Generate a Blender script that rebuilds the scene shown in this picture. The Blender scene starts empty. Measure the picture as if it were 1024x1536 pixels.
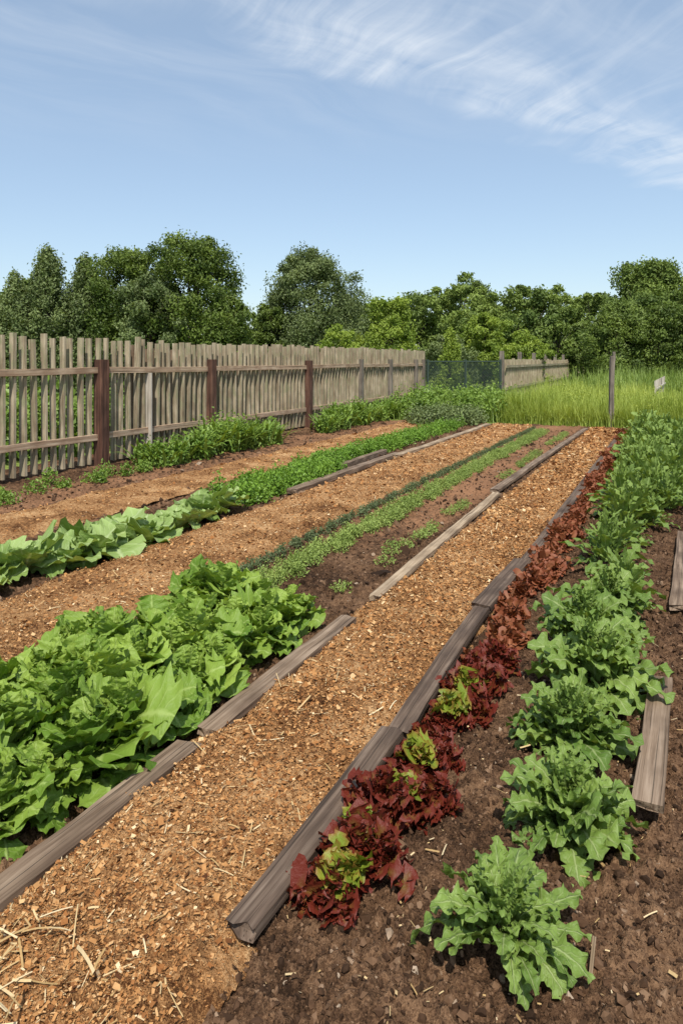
import bpy, math, numpy as np
from math import radians, pi
from mathutils import Vector
rng=np.random.default_rng(7)
scene=bpy.context.scene
CA,SA=0.9110,0.4124   # garden rows run 24.4 deg to the right of north
def P(s,t,z=0.0):
    s=np.asarray(s,float);t=np.asarray(t,float);z=np.asarray(z,float)
    s,t,z=np.broadcast_arrays(s,t,z)
    return np.stack([SA*s+CA*t, CA*s-SA*t, z],-1)
# ---------------------------------------------------------------- noise
def _h(ix,iy,seed):
    n=(ix.astype(np.int64)*374761393+iy.astype(np.int64)*668265263+seed*1442695041)&0xffffffff
    n=((n^(n>>13))*1274126177)&0xffffffff
    return ((n^(n>>16))&0xffffff)/float(0xffffff)
def vn(x,y,seed=0):
    xi=np.floor(x);yi=np.floor(y);fx=x-xi;fy=y-yi
    fx=fx*fx*(3-2*fx);fy=fy*fy*(3-2*fy)
    a=_h(xi,yi,seed);b=_h(xi+1,yi,seed);c=_h(xi,yi+1,seed);d=_h(xi+1,yi+1,seed)
    return (a*(1-fx)+b*fx)*(1-fy)+(c*(1-fx)+d*fx)*fy
def fbm(x,y,o=4,seed=0):
    r=0;a=.5
    for i in range(o):
        r=r+a*(vn(x,y,seed+i*17)-.5);x=x*2.03;y=y*2.03;a*=.5
    return r
# ---------------------------------------------------------------- mesh helpers
def mk(name,V,F,mat,attr=None,lc=None,smooth=False,parent=None):
    V=np.ascontiguousarray(V,dtype=np.float32).reshape(-1,3)
    if not isinstance(F,list):F=[F]
    F=[np.asarray(f,dtype=np.int32) for f in F if len(f)]
    me=bpy.data.meshes.new(name)
    me.vertices.add(len(V));me.vertices.foreach_set('co',V.ravel())
    loops=np.concatenate([f.ravel() for f in F])
    tot=np.concatenate([np.full(len(f),f.shape[1],np.int32) for f in F])
    st=np.concatenate([[0],np.cumsum(tot)[:-1]]).astype(np.int32)
    me.loops.add(len(loops));me.loops.foreach_set('vertex_index',loops)
    me.polygons.add(len(tot));me.polygons.foreach_set('loop_start',st)
    try: me.polygons.foreach_set('loop_total',tot)
    except Exception: pass
    me.polygons.foreach_set('use_smooth',np.full(len(tot),smooth))
    if attr is not None:
        a=me.attributes.new('lf','FLOAT_VECTOR','POINT');a.data.foreach_set('vector',np.ascontiguousarray(attr,dtype=np.float32).ravel())
    if lc is not None:
        a=me.attributes.new('lc','FLOAT_VECTOR','POINT');a.data.foreach_set('vector',np.ascontiguousarray(lc,dtype=np.float32).ravel())
    me.update(calc_edges=True);me.validate()
    me.materials.append(mat)
    ob=bpy.data.objects.new(name,me);scene.collection.objects.link(ob)
    if parent: ob.parent=parent
    return ob
def empty(name):
    o=bpy.data.objects.new(name,None);scene.collection.objects.link(o);return o
def join(parts):
    V=[];F={};A=[];n=0
    for v,f,a in parts:
        v=v.reshape(-1,3);V.append(v);A.append(a.reshape(-1,3))
        for g in (f if isinstance(f,list) else [f]):
            if len(g):F.setdefault(g.shape[1],[]).append(g+n)
        n+=len(v)
    return np.concatenate(V),[np.concatenate(x) for x in F.values()],np.concatenate(A)
def gridfaces(N,nu,nv):
    i=np.arange(nu-1)[:,None];j=np.arange(nv-1)[None,:]
    a=(i*nv+j).ravel();q=np.stack([a,a+1,a+nv+1,a+nv],1)
    return (q[None]+(np.arange(N)*nu*nv)[:,None,None]).reshape(-1,4)
# outlines
def o_round(u,c=.58,h=.43,pet=.13): return np.maximum(np.where(u<.35,pet,0.015),np.sqrt(np.clip(1-((u-c)/h)**2,0,1)))
def o_long(u): return np.maximum(np.where(u<.3,.16,.02),np.sqrt(np.clip(1-((u-.55)/.46)**2,0,1))*(1-.25*u))
def o_blade(u): return 1-u*.93
def o_flat(u): return np.ones_like(u)
def leaves(org,az,p0,p1,L,W,nu,nv,outl,ruf=0.,rf=3.,cup=.0,jag=0.,jf=4.,rnd=None,roll=0.,crk=0.):
    N=len(org);az,p0,p1,L,W=[np.broadcast_to(np.asarray(x,float),(N,)).copy() for x in(az,p0,p1,L,W)]
    if rnd is None: rnd=rng.random(N)
    u=np.linspace(0,1,nu);v=np.linspace(-1,1,nv)
    pt=p0[:,None]+(p1-p0)[:,None]*u[None]
    pt2=pt+rng.normal(0,.08,(N,1))
    du=1/(nu-1)
    cr=np.cos(pt2);cz=np.sin(pt2)
    r=np.concatenate([np.zeros((N,1)),np.cumsum((cr[:,1:]+cr[:,:-1])/2*du,1)],1)*L[:,None]
    z=np.concatenate([np.zeros((N,1)),np.cumsum((cz[:,1:]+cz[:,:-1])/2*du,1)],1)*L[:,None]
    ph=rng.random((N,1))*6.28
    saw=lambda x:(1-2*np.abs((x/(2*pi))%1-.5)*2)
    w=outl(u)[None]*(1+jag*saw(2*pi*jf*u[None]+ph)+jag*.5*np.sin(2*pi*jf*1.9*u[None]+2*ph))*W[:,None]/2
    ca=np.cos(az)[:,None,None];sa=np.sin(az)[:,None,None]
    nx=-ca*np.sin(pt)[:,:,None];ny=-sa*np.sin(pt)[:,:,None];nz=np.cos(pt)[:,:,None]
    vv=v[None,None];ww=w[:,:,None]
    ro=np.broadcast_to(np.asarray(roll,float),(N,))[:,None,None]
    rr=ruf*L[:,None,None]*np.abs(vv)**1.5*np.sin(2*pi*rf*u[None,:,None]+ph[:,:,None]+vv*1.7)*np.minimum(1,ww/(W[:,None,None]*.25+1e-6))
    nn=cup*np.abs(vv)**1.6*ww+rr+ro*vv*ww
    if crk: nn=nn+crk*L[:,None,None]*np.sin(u[None,:,None]*23+ph[:,:,None]*3)*np.sin(vv*5.5+ph[:,:,None]*5)*np.minimum(1,ww/(W[:,None,None]*.2))
    sd=vv*ww
    sweep=jag*.25*np.abs(vv)**2*ww*np.sin(2*pi*jf*u[None,:,None]+ph[:,:,None])
    rr2=r[:,:,None]+sweep
    X=org[:,0,None,None]+rr2*ca-sd*sa+nx*nn
    Y=org[:,1,None,None]+rr2*sa+sd*ca+ny*nn
    Z=org[:,2,None,None]+z[:,:,None]+nz*nn
    V=np.stack([X,Y,Z],-1)
    A=np.stack([np.broadcast_to(rnd[:,None,None],X.shape),np.broadcast_to(u[None,:,None],X.shape),np.broadcast_to(vv,X.shape)],-1)
    return V.reshape(-1,3),gridfaces(N,nu,nv),A.reshape(-1,3)
def cards(C,size,nrm=None,asp=.55,rnd=None,bias=.8):
    """small leaf shaped faces (folded diamonds)"""
    N=len(C);size=np.broadcast_to(size,(N,))
    d=rng.normal(size=(N,3));
    n=rng.normal(size=(N,3));n/=np.linalg.norm(n,axis=1)[:,None]
    if nrm is not None: n=n*(1-bias)+nrm*bias;n/=np.linalg.norm(n,axis=1)[:,None]+1e-9
    d=d-n*(d*n).sum(1)[:,None];d/=np.linalg.norm(d,axis=1)[:,None]+1e-9
    e=np.cross(n,d)
    s=size[:,None]
    V=np.stack([C-d*s*.5,C+e*s*asp*.5+n*s*.12,C+d*s*.5-n*s*.1,C-e*s*asp*.5+n*s*.12],1)
    if rnd is None:rnd=rng.random(N)
    A=np.stack([np.broadcast_to(rnd[:,None],(N,4)),np.broadcast_to(np.array([0,.5,1,.5])[None],(N,4)),np.broadcast_to(np.array([0,1,0,-1.])[None],(N,4))],-1)
    return V.reshape(-1,3),np.arange(N*4).reshape(N,4),A.reshape(-1,3)
def beam(a,b,w,h,n=2,rounded=False,rough=0.,up=None,seed=0,ends=0.,warp=1.):
    a=np.array(a,float);b=np.array(b,float);d=b-a;L=np.linalg.norm(d);d/=L
    if up is None: up=np.array([0,0,1.])
    up=np.array(up,float);sd=np.cross(d,up);sd/=np.linalg.norm(sd);up=np.cross(sd,d)
    if rounded:
        c=.06*min(w,h)
        x=w/2;y=h/2
        sec=[(-x+c,-y),(0,-y),(x-c,-y),(x,-y+c),(x,0),(x,y-c),(x-c,y),(x/3,y),(-x/3,y),(-x+c,y),(-x,y-c),(-x,0),(-x,-y+c)]
    else: sec=[(-w/2,-h/2),(w/2,-h/2),(w/2,h/2),(-w/2,h/2)]
    sec=np.array(sec);m=len(sec)
    u=np.linspace(0,1,n)
    off=rng.random()*50
    V=a+d*(u*L)[:,None,None]+sd*sec[None,:,0,None]+up*sec[None,:,1,None]
    if rough:
        k=np.arange(m)
        U,K=np.meshgrid(u*L*6,k*.55,indexing='ij')
        V=V+ (sd*(vn(U+off,K,3)-.5)[...,None]+up*(vn(U+off,K+50,5)-.5)[...,None])*rough
        U2=u*L*.9+off
        V=V+(up*(vn(U2,U2*0,9)-.5)[:,None,None]*.8+sd*(vn(U2,U2*0+9,9)-.5)[:,None,None])*rough*2.2*warp
        if ends:
            V[0]+=d*((rng.random(m)-.3)*ends)[:,None];V[-1]+=d*((rng.random(m)-.7)*ends)[:,None]
    lc=np.stack([np.broadcast_to((u*L)[:,None]+off,(n,m)),np.broadcast_to(sec[None,:,0]+off*.37,(n,m)),np.broadcast_to(sec[None,:,1],(n,m))],-1)
    i=np.arange(n-1)[:,None];j=np.arange(m)[None]
    q=np.stack([(i*m+j).ravel(),(i*m+(j+1)%m).ravel(),((i+1)*m+(j+1)%m).ravel(),((i+1)*m+j+0*i).ravel()],1)
    caps=np.stack([np.arange(m)[::-1],np.arange(m)+(n-1)*m])
    return V.reshape(-1,3),([q,caps] if m!=4 else [np.concatenate([q,caps])]),lc.reshape(-1,3)
# ---------------------------------------------------------------- materials
class NT:
    def __init__(s,mat):
        mat.use_nodes=True;s.t=mat.node_tree;s.t.nodes.clear()
    def n(s,ty,**k):
        nd=s.t.nodes.new(ty)
        for a,b in k.items():
            if a=='i':
                for kk,vv in b.items(): nd.inputs[kk].default_value=vv
            else: setattr(nd,a,b)
        return nd
    def l(s,a,b): s.t.links.new(a,b)
    def math(s,op,a,b=None,c=None):
        nd=s.n('ShaderNodeMath',operation=op)
        for k,x in enumerate((a,b,c)):
            if x is None: continue
            if isinstance(x,(int,float)): nd.inputs[k].default_value=x
            else: s.l(x,nd.inputs[k])
        return nd.outputs[0]
    def noise(s,vec,scale,detail=3,rough=.55,dist=0,out='Fac'):
        nd=s.n('ShaderNodeTexNoise',i={'Scale':scale,'Detail':detail,'Roughness':rough,'Distortion':dist})
        if vec is not None:s.l(vec,nd.inputs['Vector'])
        return nd.outputs[out]
    def ramp(s,fac,stops):
        nd=s.n('ShaderNodeValToRGB');cr=nd.color_ramp
        while len(cr.elements)<len(stops):cr.elements.new(.5)
        for e,(p,c) in zip(cr.elements,stops):
            e.position=p;e.color=tuple(c)[:3]+(1,) if hasattr(c,'__len__') else (c,c,c,1)
        s.l(fac,nd.inputs[0]);return nd.outputs[0]
    def mix(s,f,a,b,mode='MIX'):
        nd=s.n('ShaderNodeMix',data_type='RGBA',blend_type=mode)
        for idx,x in ((0,f),(6,a),(7,b)):
            if isinstance(x,(int,float)): nd.inputs[idx].default_value=x
            elif isinstance(x,tuple): nd.inputs[idx].default_value=x[:3]+(1,)
            else: s.l(x,nd.inputs[idx])
        return nd.outputs[2]
    def mapping(s,vec,scale=(1,1,1),rot=(0,0,0)):
        nd=s.n('ShaderNodeMapping');nd.inputs['Scale'].default_value=scale;nd.inputs['Rotation'].default_value=rot
        s.l(vec,nd.inputs['Vector']);return nd.outputs[0]
    def out(s,sh): 
        o=s.n('ShaderNodeOutputMaterial');s.l(sh,o.inputs[0])
def mat_leaf(name,dark,light,vein=None,edge=None,edge_lo=.3,edge_hi=.8,trans=.28,rough=.42,veins=True,nscale=3.,spec=.35,bump=True):
    m=bpy.data.materials.new(name);T=NT(m)
    at=T.n('ShaderNodeAttribute',attribute_name='lf');sp=T.n('ShaderNodeSeparateXYZ');T.l(at.outputs['Vector'],sp.inputs[0])
    r,u,v=sp.outputs;av=T.math('ABSOLUTE',v)
    geo=T.n('ShaderNodeNewGeometry');pos=geo.outputs['Position']
    n1=T.noise(pos,nscale,2)
    f=T.math('ADD',T.math('MULTIPLY',r,.75),T.math('MULTIPLY',n1,.8));f=T.math('SUBTRACT',f,.28)
    f=T.math('MINIMUM',T.math('MAXIMUM',f,0),1)
    col=T.mix(f,dark,light)
    if edge is not None:
        e=T.math('ADD',T.math('MULTIPLY',u,.65),T.math('MULTIPLY',av,.35))
        e=T.math('ADD',e,T.math('MULTIPLY',T.math('SUBTRACT',n1,.5),.7))
        e=T.ramp(e,[(edge_lo,0.),(edge_hi,1.)])
        col=T.mix(e,col,edge)
    pr=T.n('ShaderNodeBsdfPrincipled',i={'Roughness':rough,'Specular IOR Level':spec})
    if bump:
        nb=T.noise(pos,70,2)
        h=nb
        if veins:
            mid=T.ramp(av,[(.03,1.),(.13,0.)])
            sv=T.math('SINE',T.math('MULTIPLY',T.math('SUBTRACT',T.math('MULTIPLY',u,1.),T.math('MULTIPLY',av,.22)),44.))
            sv=T.ramp(sv,[(.72,0.),(1.,.4)])
            vm=T.math('MAXIMUM',mid,sv)
            if vein is not None: col=T.mix(T.math('MULTIPLY',vm,.55),col,vein)
            h=T.math('SUBTRACT',nb,vm)
        bp=T.n('ShaderNodeBump',i={'Strength':.7,'Distance':.005});T.l(h,bp.inputs['Height']);T.l(bp.outputs[0],pr.inputs['Normal'])
    T.l(col,pr.inputs['Base Color'])
    tr=T.n('ShaderNodeBsdfTranslucent');tc=T.mix(1.,col,(1.15,1.05,.4),'MULTIPLY');T.l(tc,tr.inputs[0])
    mx=T.n('ShaderNodeMixShader',i={0:trans});T.l(pr.outputs[0],mx.inputs[1]);T.l(tr.outputs[0],mx.inputs[2]);T.out(mx.outputs[0])
    return m
def mat_wood(name,c1,c2,c3,sc=(1.5,45,45),rough=.85,patch=None):
    m=bpy.data.materials.new(name);T=NT(m)
    at=T.n('ShaderNodeAttribute',attribute_name='lc');vec=at.outputs['Vector']
    a=T.noise(T.mapping(vec,sc),1,4,.65,.4)
    b=T.noise(T.mapping(vec,(3,6,6)),1,3)
    crack=T.noise(T.mapping(vec,(sc[0]*.6,sc[1]*2.2,sc[2]*2.2)),1,2)
    cr=T.ramp(crack,[(.32,0.),(.40,1.)])
    col=T.ramp(a,[(.3,c1),(.5,c2),(.7,c3)])
    col=T.mix(T.ramp(b,[(.4,0.),(.68,.75)]),col,c1)
    if patch: 
        pn=T.noise(T.mapping(vec,(5,12,12)),1,3);col=T.mix(T.ramp(pn,[(.5,0.),(.68,.8)]),col,patch)
    col=T.mix(cr,T.mix(.65,col,(.01,.008,.006)),col)
    h=T.math('ADD',a,T.math('MULTIPLY',cr,.5))
    bp=T.n('ShaderNodeBump',i={'Strength':.6,'Distance':.004});T.l(h,bp.inputs['Height'])
    pr=T.n('ShaderNodeBsdfPrincipled',i={'Roughness':rough,'Specular IOR Level':.25});T.l(col,pr.inputs['Base Color']);T.l(bp.outputs[0],pr.inputs['Normal'])
    T.out(pr.outputs[0]);return m
def mat_rnd(name,stops,rough=.9):
    m=bpy.data.materials.new(name);T=NT(m)
    at=T.n('ShaderNodeAttribute',attribute_name='lf');sp=T.n('ShaderNodeSeparateXYZ');T.l(at.outputs['Vector'],sp.inputs[0])
    geo=T.n('ShaderNodeNewGeometry');nb=T.noise(geo.outputs['Position'],140,1)
    col=T.ramp(sp.outputs[0],stops);col=T.mix(T.math('MULTIPLY',nb,.5),col,T.mix(1.,col,(.4,.36,.32),'MULTIPLY'))
    pr=T.n('ShaderNodeBsdfPrincipled',i={'Roughness':rough,'Specular IOR Level':.15});T.l(col,pr.inputs['Base Color'])
    T.out(pr.outputs[0]);return m
def mat_soil(name,dark,mid,light,far=None,bd=.012,sc=1.):
    m=bpy.data.materials.new(name);T=NT(m)
    geo=T.n('ShaderNodeNewGeometry');pos=geo.outputs['Position']
    big=T.noise(pos,1.6*sc,2);med=T.noise(pos,24*sc,3,.65);fine=T.noise(pos,150*sc,2,.7)
    f=T.math('ADD',T.math('MULTIPLY',med,.5),T.math('MULTIPLY',fine,.5))
    f=T.math('ADD',f,T.math('MULTIPLY',T.math('SUBTRACT',big,.5),.45))
    col=T.ramp(f,[(.36,dark),(.5,mid),(.66,light)])
    if far:
        at=T.n('ShaderNodeAttribute',attribute_name='lf');sp=T.n('ShaderNodeSeparateXYZ');T.l(at.outputs['Vector'],sp.inputs[0])
        fc=T.ramp(f,[(.36,tuple(x*.5 for x in far)),(.6,far)])
        k=T.math('ADD',sp.outputs[0],T.math('MULTIPLY',T.math('SUBTRACT',med,.5),.8))
        col=T.mix(T.ramp(k,[(.3,0.),(.7,1.)]),col,fc)
    h=T.math('ADD',med,T.math('MULTIPLY',fine,.7))
    bp=T.n('ShaderNodeBump',i={'Strength':1.,'Distance':bd});T.l(h,bp.inputs['Height'])
    pr=T.n('ShaderNodeBsdfPrincipled',i={'Roughness':.92,'Specular IOR Level':.12});T.l(col,pr.inputs['Base Color']);T.l(bp.outputs[0],pr.inputs['Normal'])
    T.out(pr.outputs[0]);return m
M_soil=mat_soil('soil',(.024,.0125,.0065),(.098,.053,.028),(.22,.128,.07),far=(.30,.155,.08))
M_mulch=mat_soil('bark_mulch',(.085,.034,.012),(.36,.18,.07),(.62,.39,.19),bd=.014,sc=1.6)
M_field=mat_soil('field_grass',(.07,.11,.025),(.16,.22,.045),(.26,.32,.08),bd=.05,sc=.2)
M_chip=mat_rnd('mulch_chips',[(0.,(.09,.034,.013)),(.3,(.34,.145,.048)),(.6,(.51,.265,.10)),(.85,(.68,.43,.205)),(1.,(.82,.64,.39))])
M_clod=mat_rnd('soil_clods',[(0.,(.028,.015,.008)),(.5,(.098,.053,.029)),(.85,(.19,.112,.064)),(.97,(.26,.165,.10)),(1.,(.42,.33,.24))])
M_straw=mat_rnd('dry_straw',[(0.,(.42,.27,.11)),(.5,(.60,.43,.21)),(1.,(.78,.64,.40))],.7)
M_board=mat_wood('weathered_board',(.080,.051,.032),(.225,.158,.106),(.36,.272,.195))
M_board_d=mat_wood('dark_weathered_board',(.045,.029,.020),(.125,.085,.059),(.225,.165,.12))
M_board_l=mat_wood('pale_board',(.17,.118,.073),(.38,.28,.18),(.52,.41,.28))
M_picket=mat_wood('lichen_picket_wood',(.18,.135,.085),(.41,.335,.225),(.56,.48,.35),sc=(1.2,30,30),patch=(.27,.265,.15))
M_picket_b=mat_wood('brown_picket_wood',(.13,.082,.05),(.28,.195,.13),(.38,.28,.195),sc=(1.2,30,30))
M_rail=mat_wood('rail_wood',(.26,.16,.10),(.46,.33,.22),(.60,.47,.34),sc=(1.2,30,30))
M_post=mat_wood('stained_post_wood',(.04,.02,.014),(.12,.057,.038),(.20,.11,.075),sc=(1.2,30,30))
M_greypost=mat_wood('grey_post_wood',(.09,.075,.06),(.21,.175,.14),(.32,.28,.23),sc=(1.2,30,30))
M_white=mat_wood('white_painted_wood',(.34,.29,.23),(.50,.45,.38),(.62,.57,.50),sc=(1.2,20,20))
M_bark=mat_wood('tree_bark',(.03,.022,.015),(.09,.07,.05),(.15,.12,.09),sc=(2,8,8))
M_lett=mat_leaf('lettuce_leaf',(.105,.205,.018),(.345,.475,.085),vein=(.43,.55,.17),trans=.30,rough=.5,spec=.28)
M_must=mat_leaf('mustard_leaf',(.085,.16,.024),(.24,.345,.075),vein=(.44,.52,.23),trans=.27,rough=.5,spec=.28)
M_cabb=mat_leaf('cabbage_leaf',(.17,.27,.055),(.37,.49,.17),vein=(.58,.67,.36),trans=.25,rough=.5)
M_red=mat_leaf('red_lettuce_leaf',(.13,.09,.016),(.24,.10,.026),edge=(.145,.021,.010),edge_lo=.12,edge_hi=.55,trans=.25,rough=.55,veins=False,nscale=12)
M_redfar=mat_leaf('red_lettuce_leaf_old',(.13,.038,.016),(.44,.19,.08),edge=(.24,.062,.026),edge_lo=.3,edge_hi=.95,trans=.22,rough=.6,veins=False,nscale=8,bump=False)
M_redgr=mat_leaf('bronze_lettuce_leaf',(.13,.20,.018),(.30,.36,.04),edge=(.26,.13,.025),edge_lo=.6,edge_hi=1.,trans=.3,rough=.5,veins=False,nscale=9)
M_parsley=mat_leaf('parsley_leaf',(.075,.17,.014),(.235,.39,.05),trans=.25,veins=False,rough=.5,bump=False)
M_thyme=mat_leaf('thyme_leaf',(.13,.20,.035),(.34,.43,.11),trans=.2,veins=False,rough=.55,nscale=2,bump=False)
M_sage=mat_leaf('sage_leaf',(.07,.10,.04),(.15,.19,.08),trans=.2,veins=False,rough=.6,bump=False)
M_weed=mat_leaf('weed_leaf',(.085,.17,.018),(.28,.40,.075),trans=.28,veins=False,rough=.5,nscale=1.5,bump=False)
M_grass=mat_leaf('tall_grass_blade',(.20,.29,.035),(.50,.56,.13),trans=.35,veins=False,rough=.6,nscale=.6,bump=False)
M_grassd=mat_leaf('meadow_weed_leaf',(.13,.21,.035),(.32,.41,.10),trans=.3,veins=False,rough=.6,nscale=.5,bump=False)
M_tree=mat_leaf('tree_leaf',(.035,.07,.010),(.20,.27,.05),trans=.22,veins=False,rough=.55,nscale=.9,bump=False)
M_treeL=mat_leaf('bright_tree_leaf',(.10,.175,.018),(.34,.43,.07),trans=.3,veins=False,rough=.55,nscale=.9,bump=False)
M_treeG=mat_leaf('grey_green_tree_leaf',(.06,.095,.028),(.25,.31,.115),trans=.22,veins=False,rough=.55,nscale=.9,bump=False)
M_line=mat_leaf('distant_tree_leaf',(.04,.08,.012),(.25,.33,.07),trans=.2,veins=False,rough=.6,nscale=.3,bump=False)
M_wire=bpy.data.materials.new('green_wire');_T=NT(M_wire);_p=_T.n('ShaderNodeBsdfPrincipled',i={'Base Color':(.06,.085,.065,1),'Roughness':.5,'Metallic':.3});_T.out(_p.outputs[0])
# ---------------------------------------------------------------- ground
n=64
g=np.concatenate([-np.geomspace(3000,2,n//2),np.geomspace(2,3000,n//2)])
GX,GY=np.meshgrid(g,g,indexing='ij')
mk('ground',np.stack([GX,GY,GX*0-.03],-1),gridfaces(1,n,n),M_field)
END=18.6
ss=np.geomspace(.6,END,600)
tt=np.concatenate([np.arange(-9.0,-4.6,.04),np.arange(-4.6,-2.2,.02),np.arange(-2.2,.7,.008),np.arange(.7,3.2,.04)])
def soilh(S,T_):
    near=fbm(S*9,T_*9,3,1)*.07+np.abs(fbm(S*26,T_*26,3,7))*.12
    return -.005+near+fbm(S*1.3,T_*1.3,2,4)*.05
S_,T_=np.meshgrid(ss,tt,indexing='ij')
Zs=soilh(S_,T_)
edge=np.minimum.reduce([(S_-.6)*2+.6,(END-S_)*1.2,(T_+9.0)*2,(3.2-T_)*2]);Zs=np.where(edge<.3,Zs-(.3-edge)*.25,Zs)
od=np.clip((S_-4.2)/4,0,1)*np.clip((-1.85-T_)/.2,0,1)*np.clip((T_+3.1)/.2,0,1)*.85
od=np.maximum(od,np.clip((-5.0-T_)/.3,0,1)*np.clip((T_+7.4)/.4,0,1)*.6)
od=np.maximum(od,np.clip((-3.9-T_)/.1,0,1)*.3)
od=np.maximum(od,np.clip(1-np.abs(T_+.87)/.22,0,1)*np.clip((S_-4)/4,0,1)*.9)
mk('garden_soil',P(S_,T_,Zs),gridfaces(1,len(ss),len(tt)),M_soil,attr=np.stack([od,od,od],-1),smooth=True)
def soil_at(s,t): return soilh(np.asarray(s,float),np.asarray(t,float))
paths=[(-1.74,-1.09,.55,17.9,.0075),(-3.98,-3.05,.7,18.0,.02),(-6.15,-5.3,.7,18.2,.035)]
def pathz(s,t,a,b,k):
    e=np.minimum(t-a,b-t)+fbm(s*5,t*5,3,30+k)*.14
    return .025+np.clip(e/.06,-1,1)*.028+np.abs(fbm(s*30,t*30,4,11+k))*.085+fbm(s*4,t*4,3,20+k)*.05
for k,(a,b,s0,s1,st) in enumerate(paths):
    s=np.geomspace(s0,s1,[680,430,310][k]);t=np.arange(a-.08,b+.08,st)
    S2,T2=np.meshgrid(s,t,indexing='ij')
    Z=pathz(S2,T2,a,b,k);Z=np.where(S2>s1-.5,Z-(S2-s1+.5)*.1,Z)
    mk('mulch_path',P(S2,T2,Z),gridfaces(1,len(s),len(t)),M_mulch,smooth=True)
parts=[]
def scatter_s(N,s0,s1):
    return s0*(s1/s0)**rng.random(N)
for k,N in ((0,95000),(1,36000),(2,12000)):
    a,b,s0,s1,_=paths[k]
    s=scatter_s(N,max(s0,.95 if k==0 else 2.),s1-.3);t=a+.0+rng.random(N)*(b-a)+rng.normal(0,.035,N)
    z=pathz(s,t,a,b,k)+.001+rng.random(N)*.005
    L=np.minimum(rng.lognormal(0,.55,N)*.0046,.015)*(1+s*.2)
    parts.append(leaves(P(s,t,z),rng.random(N)*6.28,rng.normal(.1,.5,N),rng.normal(-.05,.4,N),L,L*(.22+.5*rng.random(N)),2,2,o_flat,rnd=np.clip(rng.normal(.48,.22,N)+.35*fbm(s*2,t*6,2,77),0,1),roll=rng.normal(0,.7,N)))
V,F,A=join(parts);mk('mulch_chips',V,F,M_chip,attr=A)
parts=[]
for (a,b,k,N) in ((-1.7,-1.12,0,850),(-3.95,-3.05,1,450)):
    s=scatter_s(N,1.1 if k==0 else 2.5,14);t=a+rng.random(N)*(b-a);z=pathz(s,t,*paths[k][:2],k)+.008
    parts.append(leaves(P(s,t,z),rng.random(N)*6.28,rng.normal(.05,.2,N),rng.normal(-.05,.4,N),(.012+.07*rng.random(N)**3)*(1+.08*s),(.0014+.0026*rng.random(N))*(1+.1*s),4,2,o_flat,roll=rng.normal(0,.5,N)))
N=55;s=1.3+rng.normal(0,.12,N);t=-1.5+rng.normal(0,.11,N);z=pathz(s,t,-1.74,-1.09,0)+.015
parts.append(leaves(P(s,t,z),rng.random(N)*6.28,rng.normal(.2,.25,N),rng.normal(-.05,.2,N),.05+.09*rng.random(N),.003+.003*rng.random(N),4,2,o_flat,roll=rng.normal(0,.5,N)))
N=420;s=scatter_s(N,1.2,6);t=-1.0+rng.random(N)*1.5;z=soil_at(s,t)+.016
parts.append(leaves(P(s,t,z),rng.random(N)*6.28,rng.normal(.0,.12,N),rng.normal(-.05,.2,N),.008+.05*rng.random(N)**3,.002+.005*rng.random(N)**2,4,2,o_flat,roll=rng.normal(0,.5,N)))
V,F,A=join(parts);mk('straw_litter',V,F,M_straw,attr=A)
def clods(N,s,t,size):
    ph=(1+5**.5)/2
    ico=np.array([(-1,ph,0),(1,ph,0),(-1,-ph,0),(1,-ph,0),(0,-1,ph),(0,1,ph),(0,-1,-ph),(0,1,-ph),(ph,0,-1),(ph,0,1),(-ph,0,-1),(-ph,0,1)])/1.9
    fc=np.array([(0,11,5),(0,5,1),(0,1,7),(0,7,10),(0,10,11),(1,5,9),(5,11,4),(11,10,2),(10,7,6),(7,1,8),(3,9,4),(3,4,2),(3,2,6),(3,6,8),(3,8,9),(4,9,5),(2,4,11),(6,2,10),(8,6,7),(9,8,1)])
    c=P(s,t,soil_at(s,t)+size*.1)
    V=ico[None]*np.clip(1+rng.normal(0,.38,(N,12,1)),.3,2)*size[:,None,None]*(.6+.8*rng.random((N,1,3)))
    an=rng.random(N)*6.28;ca=np.cos(an)[:,None];sa=np.sin(an)[:,None]
    V=np.stack([V[...,0]*ca-V[...,1]*sa,V[...,0]*sa+V[...,1]*ca,V[...,2]],-1)+c[:,None]
    A=np.broadcast_to(rng.random(N)[:,None,None],(N,12,3))
    return V.reshape(-1,3),(fc[None]+(np.arange(N)*12)[:,None,None]).reshape(-1,3),A.reshape(-1,3).copy()
N=56000
s=scatter_s(N,1.0,9);t=-1.03+rng.random(N)*1.75;sz=rng.lognormal(0,.7,N)*.0022*(1+s*.1)
p1=clods(N,s,t,np.clip(sz,.0008,.0115))
N=9000;s=scatter_s(N,1.2,17);t=-3.0+rng.random(N)*1.2;p2=clods(N,s,t,rng.lognormal(0,.5,N)*.0045*(1+s*.08))
N=6000;s=scatter_s(N,3,17);t=-7.6+rng.random(N)*3.7;p3=clods(N,s,t,rng.lognormal(0,.5,N)*.008*(1+s*.05))
V,F,A=join([p1,p2,p3]);mk('soil_clods',V,F,M_clod,attr=A,smooth=False)
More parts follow.
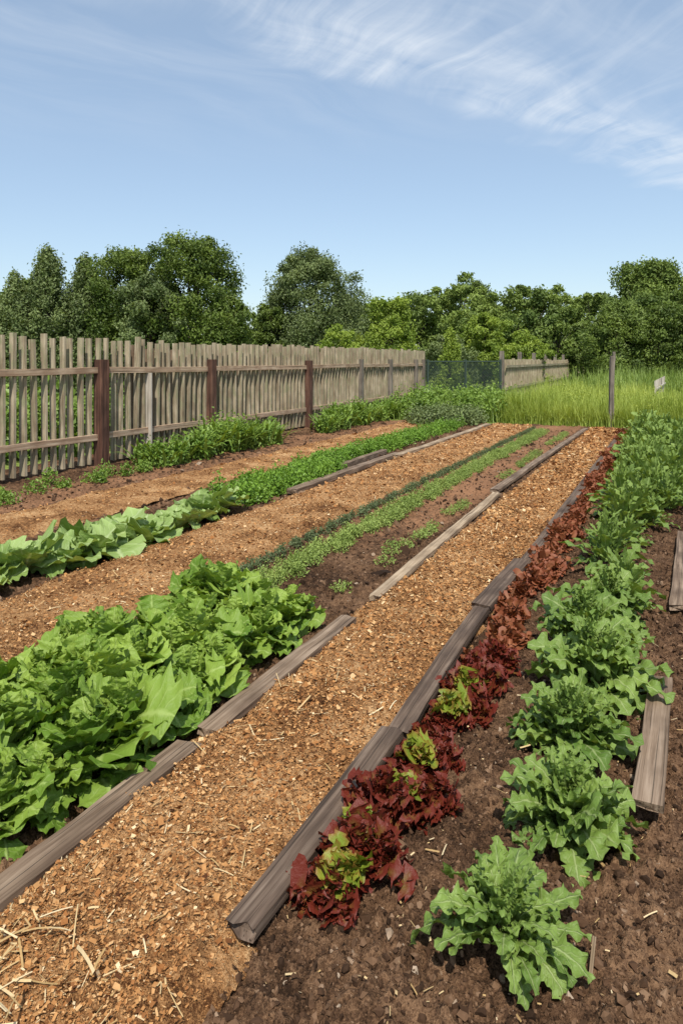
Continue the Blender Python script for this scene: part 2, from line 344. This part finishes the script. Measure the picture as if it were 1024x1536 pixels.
# ---------------------------------------------------------------- boards
def board(s0,t0,s1,t1,w,h,mat,z=.03,rough=.007,name='garden_edging_board',dz=0):
    a=P(s0,t0,z+h/2);b=P(s1,t1,z+h/2+dz)
    v,f,l=beam(a,b,w,h,max(6,int((s1-s0)*16)),True,rough,ends=.03)
    mk(name,v,f,mat,lc=l,smooth=False)
board(.75,-1.79,2.43,-1.765,.105,.036,M_board,z=.036)
board(2.54,-1.765,4.02,-1.775,.10,.034,M_board,z=.034)
board(4.42,-1.77,8.45,-1.86,.085,.036,M_board_l,z=.036)
board(8.6,-1.93,17.2,-1.80,.10,.04,M_board,z=.036)
board(1.69,-1.07,2.86,-1.06,.095,.036,M_board_d,z=.042)
board(2.84,-1.03,4.45,-1.075,.09,.036,M_board_d,z=.038,dz=.01)
board(4.5,-1.085,5.65,-1.05,.12,.045,M_board_d,z=.045)
board(5.55,-1.02,17.4,-1.0,.10,.045,M_board_d,z=.034)
board(7.6,-4.08,11.3,-4.10,.13,.06,M_board)
board(10.9,-4.0,17.2,-3.98,.12,.07,M_board_l)
board(8.5,-4.35,11.5,-4.42,.10,.07,M_board)
board(2.72,-.085,3.85,-.06,.10,.025,M_board,z=.055)
board(5.0,.04,7.2,.10,.14,.035,M_board,z=.04)
v,f,l=beam(P(2.0,-.197,0),P(2.03,-.19,.085),.009,.003,2);mk('wooden_plant_label',v,f,M_board_l,lc=l)
# ---------------------------------------------------------------- leafy plants
GA=2.39996
def rosette(c,R,H,n,nu,nv,outl,wr,ruf,rf,cup,jag,jf,inner=.35,drop=-.5,rbase=.02,crk=0.,stem=0.,rndo=.75,var=.15):
    k=len(c);i=np.tile(np.arange(n),k);f=i/(n-1.)
    az=i*GA+np.repeat(rng.random(k)*6.28,n)+rng.normal(0,.3,k*n)
    sc=np.repeat(1-var+2*var*rng.random(k),n)
    L=(R*(inner+(1-inner)*np.minimum(1,f*1.4)))*sc*(1+rng.normal(0,.18,k*n))
    p0=(1.45-.75*f)*H+rng.normal(0,.16,k*n);p1=(1.15+(drop-1.15)*f)+rng.normal(0,.35,k*n)
    org=np.repeat(c,n,0)+np.stack([np.cos(az)*rbase*(f+.2),np.sin(az)*rbase*(f+.2),(1-f)*.015+stem*(1-f)*sc*(.5+rng.random(k*n))],-1)
    return leaves(org,az,p0,p1,L,L*wr*(1+rng.normal(0,.18,k*n)),nu,nv,outl,ruf,rf,cup,jag,jf,rnd=np.clip(rndo-.5*f+rng.normal(0,.24,k*n)+np.repeat(rng.normal(0,.14,k),n),0,1),roll=rng.normal(0,.4,k*n),crk=crk)
cs=[]
for i,s in enumerate(np.arange(.75,3.8,.215)):
    for j,t in enumerate((-2.66,-2.45,-2.24,-2.06)):
        cs.append((s+(j%2)*.1+rng.normal(0,.04),t+rng.normal(0,.035)))
cs=np.array(cs);c=P(cs[:,0],cs[:,1],soil_at(cs[:,0],cs[:,1])+.02+.05*(np.abs(cs[:,1]+2.32)<.2))
V,F,A=rosette(c,.172,1.0,44,19,9,lambda u:o_round(u,.64,.375,.12),.90,.075,4.0,.12,.18,6.0,inner=.45,drop=-.9,crk=.034,stem=.14,rbase=.05,var=.28)
mk('green_lettuce_bed',V,F,M_lett,attr=A,smooth=True)
near=[(1.97,-.41,.195,70,.10),(2.55,-.335,.235,110,.14),(3.10,-.39,.225,95,.14),(3.62,-.34,.24,110,.16),(4.12,-.42,.225,95,.14),(4.6,-.36,.24,100,.16)]
for s,t,R,nl,stm in near:
    c=P([s],[t],soil_at([s],[t])+.01)
    V,F,A=rosette(c,R,1.02,nl,25,7,o_long,.38,.065,4.5,.15,.32,6.,inner=.42,drop=-1.0,rbase=.04,crk=.016,stem=stm,rndo=.95)
    mk('mustard_green_plant',V,F,M_must,attr=A,smooth=True)
cs=[]
for x in np.concatenate([np.arange(5.1,7.6,.42),np.arange(7.6,18,.27)]):
    w=.12+min(.55,max(0,(x-7.0)*.12))
    for k in range(1+int(w/.15)):
        cs.append((x+rng.normal(0,.06),-.38+ (rng.random()*2*w-w*.45 if k else rng.normal(0,.07))))
cs=np.array(cs)
V,F,A=rosette(P(cs[:,0],cs[:,1],.02),.215,1.12,52,10,5,o_long,.28,.06,3.,.2,.34,3.5,inner=.5,drop=-.6,rbase=.06,stem=.20,rndo=.97,var=.42)
mk('mustard_green_row',V,F,M_must,attr=A,smooth=True)
def frilly(cs,Rm,n,nu,nv,mat,name,L=.055,zoff=0.):
    """mound-shaped heads of small crinkled leaves"""
    k=len(cs);sc=.7+.55*rng.random(k)
    c=P(cs[:,0],cs[:,1],soil_at(cs[:,0],cs[:,1])+.005+zoff)
    d=rng.normal(size=(k,n,3));d[...,2]=np.abs(d[...,2])*.9;d/=np.linalg.norm(d,axis=2)[...,None]
    r=(.25+.75*rng.random((k,n)))*sc[:,None]*Rm*(1+.3*np.sin(np.arctan2(d[...,1],d[...,0])*3+rng.random((k,1))*6))
    o=(c[:,None]+d*r[...,None]*np.array([1,1,1.])).reshape(-1,3)
    az=np.arctan2(d[...,1],d[...,0]).ravel()+rng.normal(0,.8,k*n)
    el=np.arcsin(d[...,2]).ravel()
    Ls=L*(.5+.9*rng.random(k*n))*np.repeat(sc,n)**.5
    V,F,A=leaves(o,az,el*.9+.4+rng.normal(0,.4,k*n),el*.6-.2+rng.normal(0,.6,k*n),Ls,Ls*1.1,nu,nv,lambda u:o_round(u,.7,.37,.4),.24,3.2,.15,.3,4.,rnd=np.clip(.6*rng.random(k*n)+.4*np.repeat(rng.random(k),n),0,1),roll=rng.normal(0,.6,k*n))
    mk(name,V,F,mat,attr=A,smooth=True)
def rline(s0,s1,step,jit=.02,p=.35):
    s=np.arange(s0,s1,step);s=s+rng.normal(0,step*.12,len(s))
    a=np.stack([s,-.90+rng.normal(0,jit,len(s))],1)
    b=np.stack([s+step*.45,-.84+rng.normal(0,jit,len(s))],1);b=b[rng.random(len(b))>p]
    return np.concatenate([a,b])
frilly(rline(1.9,3.7,.245,.02,.7),.094,400,7,7,M_red,'red_lettuce_row',.034)
frilly(rline(3.75,17.6,.245,.03,.55),.095,240,5,5,M_redfar,'bronze_red_lettuce_row',.036)
gs=np.array([(1.96,-.89),(2.16,-.91),(2.42,-.86),(2.64,-.88),(3.12,-.88),(3.38,-.88)])
frilly(gs,.045,80,7,7,M_redgr,'bronze_lettuce_plants',.038,.068)
s=np.arange(2.5,6.7,.28);t=-4.28+rng.normal(0,.05,len(s))
V,F,A=rosette(P(s,t,soil_at(s,t)+.02),.30,.85,16,14,9,lambda u:o_round(u,.6,.41,.15),.85,.08,3.6,.25,.10,5.,inner=.5,drop=-.4,rbase=.05,crk=.020,var=.25)
mk('cabbage_row',V,F,M_cabb,attr=A,smooth=True)
def clumps(cs,rad,hgt,per,size,asp=.6):
    k=len(cs);rad=np.broadcast_to(rad,(k,));hgt=np.broadcast_to(hgt,(k,))
    d=rng.normal(size=(k,per,3));d[...,2]=np.abs(d[...,2]);d/=np.linalg.norm(d,axis=2)[...,None]
    r=rng.random((k,per))**.3*(1+rng.normal(0,.16,(k,per)))
    C=P(cs[:,0],cs[:,1],0.02)[:,None]+d*r[...,None]*np.stack([rad,rad,hgt],-1)[:,None]
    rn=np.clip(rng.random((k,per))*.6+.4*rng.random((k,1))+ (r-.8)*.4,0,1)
    return cards(C.reshape(-1,3),size*(.6+.8*rng.random(k*per)),d.reshape(-1,3),asp,rnd=rn.ravel(),bias=.35)
def strip(s0,s1,t,hw,step):
    s=np.arange(s0,s1,step);s=np.repeat(s,max(1,int(hw*2/step)+1));s=s+rng.normal(0,step*.3,len(s))
    return np.stack([s,t+(rng.random(len(s))*2-1)*hw],1)
cs=np.concatenate([strip(6.9,9.5,-4.5,.28,.16),strip(9.5,17,-4.75,.22,.22)])
V,F,A=clumps(cs,.15,.16+.09*rng.random(len(cs)),260,.04);mk('parsley_row',V,F,M_parsley,attr=A)
cs=strip(16.8,18.8,-5.2,.7,.3);V,F,A=clumps(cs,.3,.40,300,.07);mk('herb_bushes',V,F,M_treeG,attr=A)
cs=strip(4.0,16.5,-2.62,.11,.11);V,F,A=clumps(cs,.075,.07+.03*rng.random(len(cs)),150,.020);mk('thyme_row',V,F,M_thyme,attr=A)
cs=strip(4.6,17.2,-2.92,.03,.12);V,F,A=clumps(cs,.06,.07,110,.022);mk('sage_row',V,F,M_sage,attr=A)
cs=strip(4.6,16.5,-2.1,.06,.17);cs=cs[vn(cs[:,0]*1.6,cs[:,0]*0,5)>.4];V,F,A=clumps(cs,.085,.06,130,.020);mk('seedling_row',V,F,M_thyme,attr=A)
# weeds along fence : separate leafy clumps
cs=strip(8.9,22,-7.15,.28,.42);cs=cs[vn(cs[:,0]*1.5,cs[:,1]*2,15)>.30];k=len(cs)
hh=.26+.46*vn(cs[:,0]*1.3,cs[:,0]*0,8)
V1=clumps(cs,.18+.12*rng.random(k),hh,380,.06)
N=1500;q=rng.integers(0,k,N);o=P(cs[q,0]+rng.normal(0,.1,N),cs[q,1]+rng.normal(0,.1,N),.02)
V2=leaves(o,rng.random(N)*6.28,1.3+rng.normal(0,.15,N),.2+rng.normal(0,.4,N),hh[q]*(.9+.4*rng.random(N)),.055,8,3,o_long,jag=.4,jf=3)
cs2=strip(4.5,8.9,-7.0,.4,.42);cs2=cs2[rng.random(len(cs2))>.25];V3=clumps(cs2,.10+.1*rng.random(len(cs2)),.10+.12*rng.random(len(cs2)),190,.04)
V,F,A=join([V1,V2,V3]);mk('fence_side_weeds',V,F,M_weed,attr=A)
cs=strip(4,24,-9.8,.5,.6);V,F,A=clumps(cs,.6,.75+.5*rng.random(len(cs)),380,.13);mk('hedge_behind_fence',V,F,M_weed,attr=A)
cs=strip(18.8,23,-5.8,1.5,.55);V,F,A=clumps(cs,.42,.5+.35*rng.random(len(cs)),380,.09)
mk('green_shrub_patch',V,F,M_weed,attr=A)
def blades(N,smin,smax,tmin,tmax,hmin,hmax,W,name,mat,nu=4,hs=.9,tilt=None):
    K=max(8,N//22);s=smin+(smax-smin)*rng.random(K)**1.3;t=tmin+(tmax-tmin)*rng.random(K)
    q=rng.integers(0,K,N);S=s[q]+rng.normal(0,.12,N);T2=t[q]+rng.normal(0,.12,N)
    h=(hmin+(hmax-hmin)*vn(s*hs,t*hs,3))
    if tilt: h=h*np.interp(t,[tmin,tmax],tilt)
    h=h[q]*(.5+.6*rng.random(N))
    V,F,A=leaves(P(S,T2,-.02),rng.random(N)*6.28,1.45+rng.normal(0,.15,N),.6+rng.normal(0,.7,N),h,W,nu,2,o_blade,rnd=np.clip(.4*rng.random(N)+.6*vn(S*.8,T2*.8,4)+rng.normal(0,.1,N),0,1))
    mk(name,V,F,mat,attr=A)
blades(44000,19.2,29,-4.2,8,.5,1.15,.028,'tall_grass',M_grass,tilt=(1.05,.55))
blades(22000,18.8,20.4,-3.9,6,.2,.8,.022,'grass_edge',M_grass,hs=1.8,tilt=(1.05,.7))
blades(26000,30,52,-4,16,.7,1.6,.06,'meadow_weeds',M_grassd)
blades(9000,19,30,-7.6,-3.6,.3,.7,.03,'rough_grass',M_grassd)
blades(8000,3,18,.75,3.0,.2,.45,.012,'verge_grass',M_grassd)
cs=np.stack([19.5+rng.random(70)*7,-3.8+rng.random(70)*10],1);V,F,A=clumps(cs,.4,.4+.4*rng.random(70),420,.07,.45);mk('yellow_green_weeds',V,F,M_grass,attr=A)
cs=np.stack([30+rng.random(46)*14,2+rng.random(46)*14],1);V,F,A=clumps(cs,1.1,1.0+.8*rng.random(46),600,.14);mk('meadow_shrubs',V,F,M_grassd,attr=A)
# ---------------------------------------------------------------- picket fence
ft=-7.9;fence=empty('wooden_picket_fence');fup=P(1,0,0)
posts=[2.6,5.6,8.57,11.4,15.4,18.6,20.9,23.3,24.1]
def jn(bs,name,mat,parent):
    V,F,L=join(bs);return mk(name,V,F,mat,lc=L,parent=parent)
jn([beam(P(s,ft+.07,-.1),P(s+rng.normal(0,.01),ft+.07,1.6+rng.normal(0,.015)),.17,.17,8,True,.008,up=fup) for s in posts[:5]],'posts',M_post,fence)
jn([beam(P(s,ft+.07,-.1),P(s,ft+.07,1.62),.12,.12,6,True,.006,up=fup) for s in posts[5:]],'far_posts',M_greypost,fence)
bs=[]
for a,b in zip(posts[:-1],posts[1:]):
    for z in(.45,1.44):
        bs.append(beam(P(a+.087,ft+.05,z+rng.normal(0,.008)),P(b-.087,ft+.05,z+rng.normal(0,.008)),.045,.09,10,True,.006))
jn(bs,'rails',M_rail,fence)
bs=[]
for s in np.arange(2.7,24.4,.172):
    h=1.92+rng.normal(0,.022);w=.090+rng.normal(0,.008)
    bs.append(beam(P(s+rng.normal(0,.010),ft-.005,.05),P(s+rng.normal(0,.016),ft-.005+rng.normal(0,.010),h),w,.04,4,True,.008,up=fup))
jn(bs,'pickets',M_picket,fence)
bs=[]
for s in np.arange(9.1,24.4,.15):
    bs.append(beam(P(s,ft-.16,.0),P(s+rng.normal(0,.02),ft-.16,1.78+rng.normal(0,.03)),.085,.03,2,False,up=fup))
jn(bs,'back_pickets',M_picket_b,fence)
jn([beam(P(9.65,ft+.045,0),P(9.65,ft+.045,1.39),.17,.03,4,True,.003,up=fup)],'pale_board',M_white,fence)
cl=empty('chain_link_fence');a=P(24.2,-7.75,0);b=np.array([6.1,28.2,0.]);d=b-a;L=np.linalg.norm(d);d/=L
bs=[];st=.10;hh=1.5
for x in np.arange(-hh,L,st):
    for sg in(0,1):
        x0,x1=x,x+hh;z0,z1=(0,hh) if sg==0 else (hh,0)
        if x0<0: z0=z0+(z1-z0)*(-x0)/hh;x0=0
        if x1>L: z1=z1-(z1-z0)*(x1-L)/(x1-x0);x1=L
        bs.append(beam(a+d*x0+np.array([0,0,z0+.05]),a+d*x1+np.array([0,0,z1+.05+1e-4]),.010,.010))
jn(bs,'mesh',M_wire,cl)
jn([beam(a+d*x+np.array([0,0,-.1]),a+d*x+np.array([0,0,1.62]),.07,.07,3,up=d) for x in(.05,L/2,L)]+[beam(a+np.array([0,0,1.55]),b+np.array([0,0,1.55]),.05,.05)],'frame',M_wire,cl)
rf=empty('grey_paling_fence');a=np.array([6.2,28.4,0]);b=np.array([25.,72.,0]);d=b-a;L=np.linalg.norm(d);d/=L
bs=[beam(a+d*x+np.array([0,0,-.1]),a+d*x+np.array([0,0,1.95]),.16,.16,3,up=d) for x in np.arange(0,L,4.)]
jn(bs,'posts',M_greypost,rf)
bs=[beam(a+d*x+np.array([.1,-.04,0]),a+d*x+np.array([.1,-.04,1.6+rng.normal(0,.03)]),.11,.03,2,up=d) for x in np.arange(.2,L,.24)]
bs+=[beam(a+np.array([.16,-.07,z]),b+np.array([.16,-.07,z]),.04,.1) for z in(.5,1.35)]
jn(bs,'palings',M_picket,rf)
for X,Y,h,w in((6.5,17.7,1.70,.10),(24.5,52,2.3,.2),(16.3,44,2.1,.16)):
    v,f,l=beam((X,Y,-.1),(X+.02,Y,h),w,w,8,True,.01,up=(1,0,0));mk('wooden_post',v,f,M_greypost,lc=l)
wf=empty('white_picket_fence')
jn([beam((9.4+i*.3,22+i*.62,.0),(9.4+i*.3,22+i*.62,.98),.045,.03,2,up=(.43,.9,0)) for i in range(11)]+[beam((9.44,22,z),(9.44+10*.3,22+10*.62,z),.03,.05) for z in(.35,.72)],'pickets',M_white,wf)
# ---------------------------------------------------------------- trees
def tree_parts(X,Y,h,w,ncl,per,leaf,shape='round',base=.18):
    cl=[]
    lob=rng.random(6)*6.28
    for i in range(ncl):
        f=(i+.5)/ncl; zf=base+(1-base)*f**.85
        an=i*GA+rng.normal(0,.6)
        if shape=='cone': rr=(1-f)**.8*.95+.04
        else: rr=math.sqrt(max(0,1-(2*abs(zf-.5))**2.6*.93))*.9*(1+.22*math.sin(3*an+lob[0]+zf*5)+.18*math.sin(zf*15+lob[1]))
        q=(.3+.7*rng.random()**.5)*rr*w/2*(1+rng.normal(0,.10))
        cr=(.07+.11*rng.random())*w*(1.-.35*f) if shape!='cone' else (.07+.07*rng.random())*w*(1-.35*f)
        cl.append((X+math.cos(an)*q,Y+math.sin(an)*q,h*(zf+rng.normal(0,.03))-cr*.8,cr*1.15))
    cl=np.array(cl);k=len(cl)
    dd=rng.normal(size=(k,per,3));dd/=np.linalg.norm(dd,axis=2)[...,None]
    lump=1+.35*np.sin(dd[...,0]*5+cl[:,0,None]*7)*np.sin(dd[...,1]*5+dd[...,2]*4+cl[:,1,None]*5)
    r=(rng.random((k,per))**.4)*lump*(1+np.minimum(np.abs(rng.normal(0,.18,(k,per))),.4))
    C=cl[:,None,:3]+dd*(r*cl[:,3,None])[...,None]*np.array([1,1,.8 if shape!='cone' else 1.7])
    C[...,2]=np.maximum(C[...,2],.1)
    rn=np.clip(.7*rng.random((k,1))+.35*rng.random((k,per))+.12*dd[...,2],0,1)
    crown=cards(C.reshape(-1,3),leaf*(.6+.8*rng.random(k*per)),dd.reshape(-1,3),.55,rnd=rn.ravel(),bias=.5)
    tp=[]
    def limb(a,b,r0,r1):
        a=np.array(a);b=np.array(b);m=8;ns=5;d=b-a;d=d/np.linalg.norm(d);s1=np.cross(d,[.3,.9,.1]);s1/=np.linalg.norm(s1);s2=np.cross(d,s1)
        u=np.linspace(0,1,ns);an=np.arange(m)/m*2*pi
        mid=a+(b-a)*u[:,None]+s1*(np.sin(u*3.1)*.06*np.linalg.norm(b-a))[:,None]*rng.normal()
        rr=(r0+(r1-r0)*u)[:,None,None]
        V=mid[:,None]+rr*(s1*np.cos(an)[None,:,None]+s2*np.sin(an)[None,:,None])
        i=np.arange(ns-1)[:,None];j=np.arange(m)[None]
        q=np.stack([(i*m+j).ravel(),(i*m+(j+1)%m).ravel(),((i+1)*m+(j+1)%m).ravel(),((i+1)*m+j).ravel()],1)
        lc=np.stack([np.broadcast_to(u[:,None]*3,(ns,m)),np.broadcast_to(an[None]*.3,(ns,m)),np.zeros((ns,m))],-1)
        tp.append((V.reshape(-1,3),q,lc.reshape(-1,3)))
    th=h*.5;tr=.024*h
    limb((X,Y,-.15),(X,Y,th),tr,tr*.55)
    limb((X,Y,th),(X+rng.normal(0,.2),Y,h*.86),tr*.55,tr*.12)
    for i in rng.choice(k,min(k,11),replace=False):
        z0=min(th,cl[i,2]*.6);limb((X,Y,z0),cl[i,:3],tr*.35,tr*.08)
    return crown,tp
def tree(name,X,Y,h,w,mat,ncl=42,per=620,leaf=.15,shape='round',base=.18):
    cr,tp=tree_parts(X,Y,h,w,int(ncl*1.9),int(per*.5),leaf,shape,base)
    e=empty(name)
    mk('crown',cr[0],cr[1],mat,attr=cr[2],parent=e)
    V,F,L=join(tp);mk('trunk_and_limbs',V,F,M_bark,lc=L,smooth=True,parent=e)
for a in [('broadleaf_tree',-17.4,34,5.0,4.2,M_tree),('broadleaf_tree',-15.2,35,4.9,3.2,M_tree),
          ('conifer_tree',-13.6,34,6.5,3.6,M_treeG,54,520,.14,'cone',.08),('conifer_tree',-12.0,34.5,6.2,3.6,M_treeG,54,520,.14,'cone',.08),('conifer_tree',-14.9,33.5,5.2,3.2,M_treeG,44,460,.14,'cone',.08),
          ('broadleaf_tree',-10.1,35,6.9,4.8,M_tree,66,620,.14),('broadleaf_tree',-6.9,34,7.5,4.9,M_tree,66,620,.14),
          ('broadleaf_tree',-8.6,33,5.3,3.6,M_treeG,38),('broadleaf_tree',-5.1,33,4.3,3.0,M_tree,38,520,.13),
          ('willow_tree',-1.75,40,7.5,5.4,M_treeG,92,720,.13,'round',.10),('broadleaf_tree',-3.9,39,4.6,2.4,M_tree,30,500,.14),
          ('broadleaf_tree',2.35,38,5.0,3.2,M_treeL,38,600,.15),('broadleaf_tree',.2,52,6.1,4.4,M_treeG,36,500,.2),
          ('leafy_shrub',-.2,30,3.0,1.9,M_treeL,24,420,.11),('leafy_shrub',4.45,30,2.75,1.5,M_treeL,26,380,.10,'cone'),
          ('broadleaf_tree',8.2,42,4.3,3.0,M_treeL,36,520,.16),('leafy_shrub',9.4,38,3.0,2.6,M_treeL,30,420,.14),('leafy_shrub',6.0,40,3.0,2.6,M_treeG,26,420,.15),
          ('broadleaf_tree',17.3,46,4.6,4.6,M_tree,44,520,.17),('broadleaf_tree',20.6,46,5.2,5,M_tree,48,520,.17),
          ('broadleaf_tree',33.5,80,12.2,9.5,M_line,60,620,.33,'round',.3),('broadleaf_tree',40.5,82,11.6,8.5,M_line,50,520,.33)]:
    tree(*a)
parts=[];tps=[]
line=[(5.9,60,7.4,5),(8.2,61,7.7,4.6),(10.5,60,8.0,5),(12.8,62,7.0,4.6),(15.2,60,7.7,5.4),(17.8,61,8.2,5),(20.3,60,6.9,5),(22.9,59,6.6,5),(25.6,60,7.0,5.4),(28.3,60,7.3,5.4),(31.5,60,7.0,5.6),(35,60,8,6),(39,60,7.6,6),(43,60,8,6),
      (3.2,62,6.8,4.6),(1.0,64,6.8,4.4),(-2,60,5.6,4.6),(-6,58,5.4,5),(-10,58,6,5),(-14,58,6,5),(-19,56,6,5.5),(-24,52,6.5,6),(-29,48,6.5,6),
      (7,70,8.0,6),(13,72,8.4,6.5),(18.5,70,8.4,6),(24,70,7.7,6),(30,70,8.0,6.5),
      (9,52,5.2,4.6),(12,50,5.0,4.4),(14.7,50,5.4,4.4),(23.5,50,5.0,5),(27,50,5.4,5)]
for x,y,h,w in line:
    cr,tp=tree_parts(x,y,h*(1+rng.normal(0,.04)),w*1.05,42,250,.26,'round',.05)
    cr[2][:,0]=np.clip(cr[2][:,0]*.75+rng.random()*.5-.12,0,1)
    parts.append(cr);tps+=tp
e=empty('distant_tree_line');V,F,A=join(parts);mk('crowns',V,F,M_line,attr=A,parent=e)
V,F,L=join(tps);mk('trunks',V,F,M_bark,lc=L,parent=e)
# ---------------------------------------------------------------- light, sky
to_sun=np.array([.0,-.74,1.12]);to_sun/=np.linalg.norm(to_sun)
sd=bpy.data.lights.new('sun','SUN');sd.energy=5.0;sd.angle=radians(.5);sd.color=(1,.945,.86)
so=bpy.data.objects.new('sun',sd);scene.collection.objects.link(so);so.rotation_euler=Vector(to_sun).to_track_quat('Z','Y').to_euler()
w=bpy.data.worlds.new('World');scene.world=w;w.use_nodes=True;T=NT(w)
sky=T.n('ShaderNodeTexSky',sky_type='NISHITA',sun_disc=False,sun_elevation=math.asin(to_sun[2]),sun_rotation=math.atan2(to_sun[0],to_sun[1]),air_density=1.,dust_density=.8,ozone_density=1.2)
tc=T.n('ShaderNodeTexCoord');sp=T.n('ShaderNodeSeparateXYZ');T.l(tc.outputs['Generated'],sp.inputs[0])
zc=T.math('MAXIMUM',sp.outputs[2],.03)
px=T.math('DIVIDE',sp.outputs[0],zc);py=T.math('DIVIDE',sp.outputs[1],zc)
cb=T.n('ShaderNodeCombineXYZ');T.l(px,cb.inputs[0]);T.l(py,cb.inputs[1]);pl=cb.outputs[0]
wv=T.n('ShaderNodeVectorMath',operation='MULTIPLY_ADD');T.l(T.noise(pl,1.1,2,out='Color'),wv.inputs[0]);wv.inputs[1].default_value=(.55,.55,0);T.l(pl,wv.inputs[2]);pw=wv.outputs[0]
d=T.math('ADD',T.math('SUBTRACT',T.math('MULTIPLY',px,.642),T.math('MULTIPLY',py,.768)),1.86)
d=T.math('ADD',d,T.math('MULTIPLY',T.math('SUBTRACT',T.noise(pl,1.5,2),.5),1.))
mask=T.ramp(T.math('ADD',d,.5),[(.30,0.),(.55,.85),(.72,.95),(1.,.35)])
la=T.noise(T.mapping(T.mapping(pw,rot=(0,0,radians(-42))),(.8,2.6,1)),1.5,5,.6,.3)
lb=T.noise(T.mapping(T.mapping(pw,rot=(0,0,radians(72))),(.7,3.6,1)),1.6,5,.62,.3)
c1=T.ramp(la,[(.40,0.),(.75,1.)]);c2=T.ramp(lb,[(.42,0.),(.75,1.)])
cc=T.math('ADD',T.math('MULTIPLY',c1,.6),T.math('MULTIPLY',c2,.75));cc=T.math('MINIMUM',T.math('ADD',cc,.10),1)
cl=T.math('MULTIPLY',cc,mask)
hi=T.ramp(sp.outputs[2],[(.25,0.),(.42,.4)])
cl=T.math('MAXIMUM',cl,T.math('MULTIPLY',c1,hi))
cl=T.math('MULTIPLY',cl,.72)
skc=T.mix(.28,sky.outputs[0],(4.8,6.1,7.4))
col=T.mix(cl,skc,(6.2,6.55,6.95))
bg=T.n('ShaderNodeBackground',i={'Strength':.145});T.l(col,bg.inputs[0]);o=T.n('ShaderNodeOutputWorld');T.l(bg.outputs[0],o.inputs[0])
# ---------------------------------------------------------------- camera
cd=bpy.data.cameras.new('camera');cam=bpy.data.objects.new('camera',cd);scene.collection.objects.link(cam);scene.camera=cam
cam.location=(0,0,1.6);cam.rotation_euler=(radians(90),0,0);cd.sensor_width=36;cd.sensor_fit='AUTO';cd.lens=25.78;cd.shift_y=-228/1536;cd.clip_start=.05;cd.clip_end=6000
scene.view_settings.view_transform='Standard';scene.view_settings.look='None';scene.view_settings.exposure=0
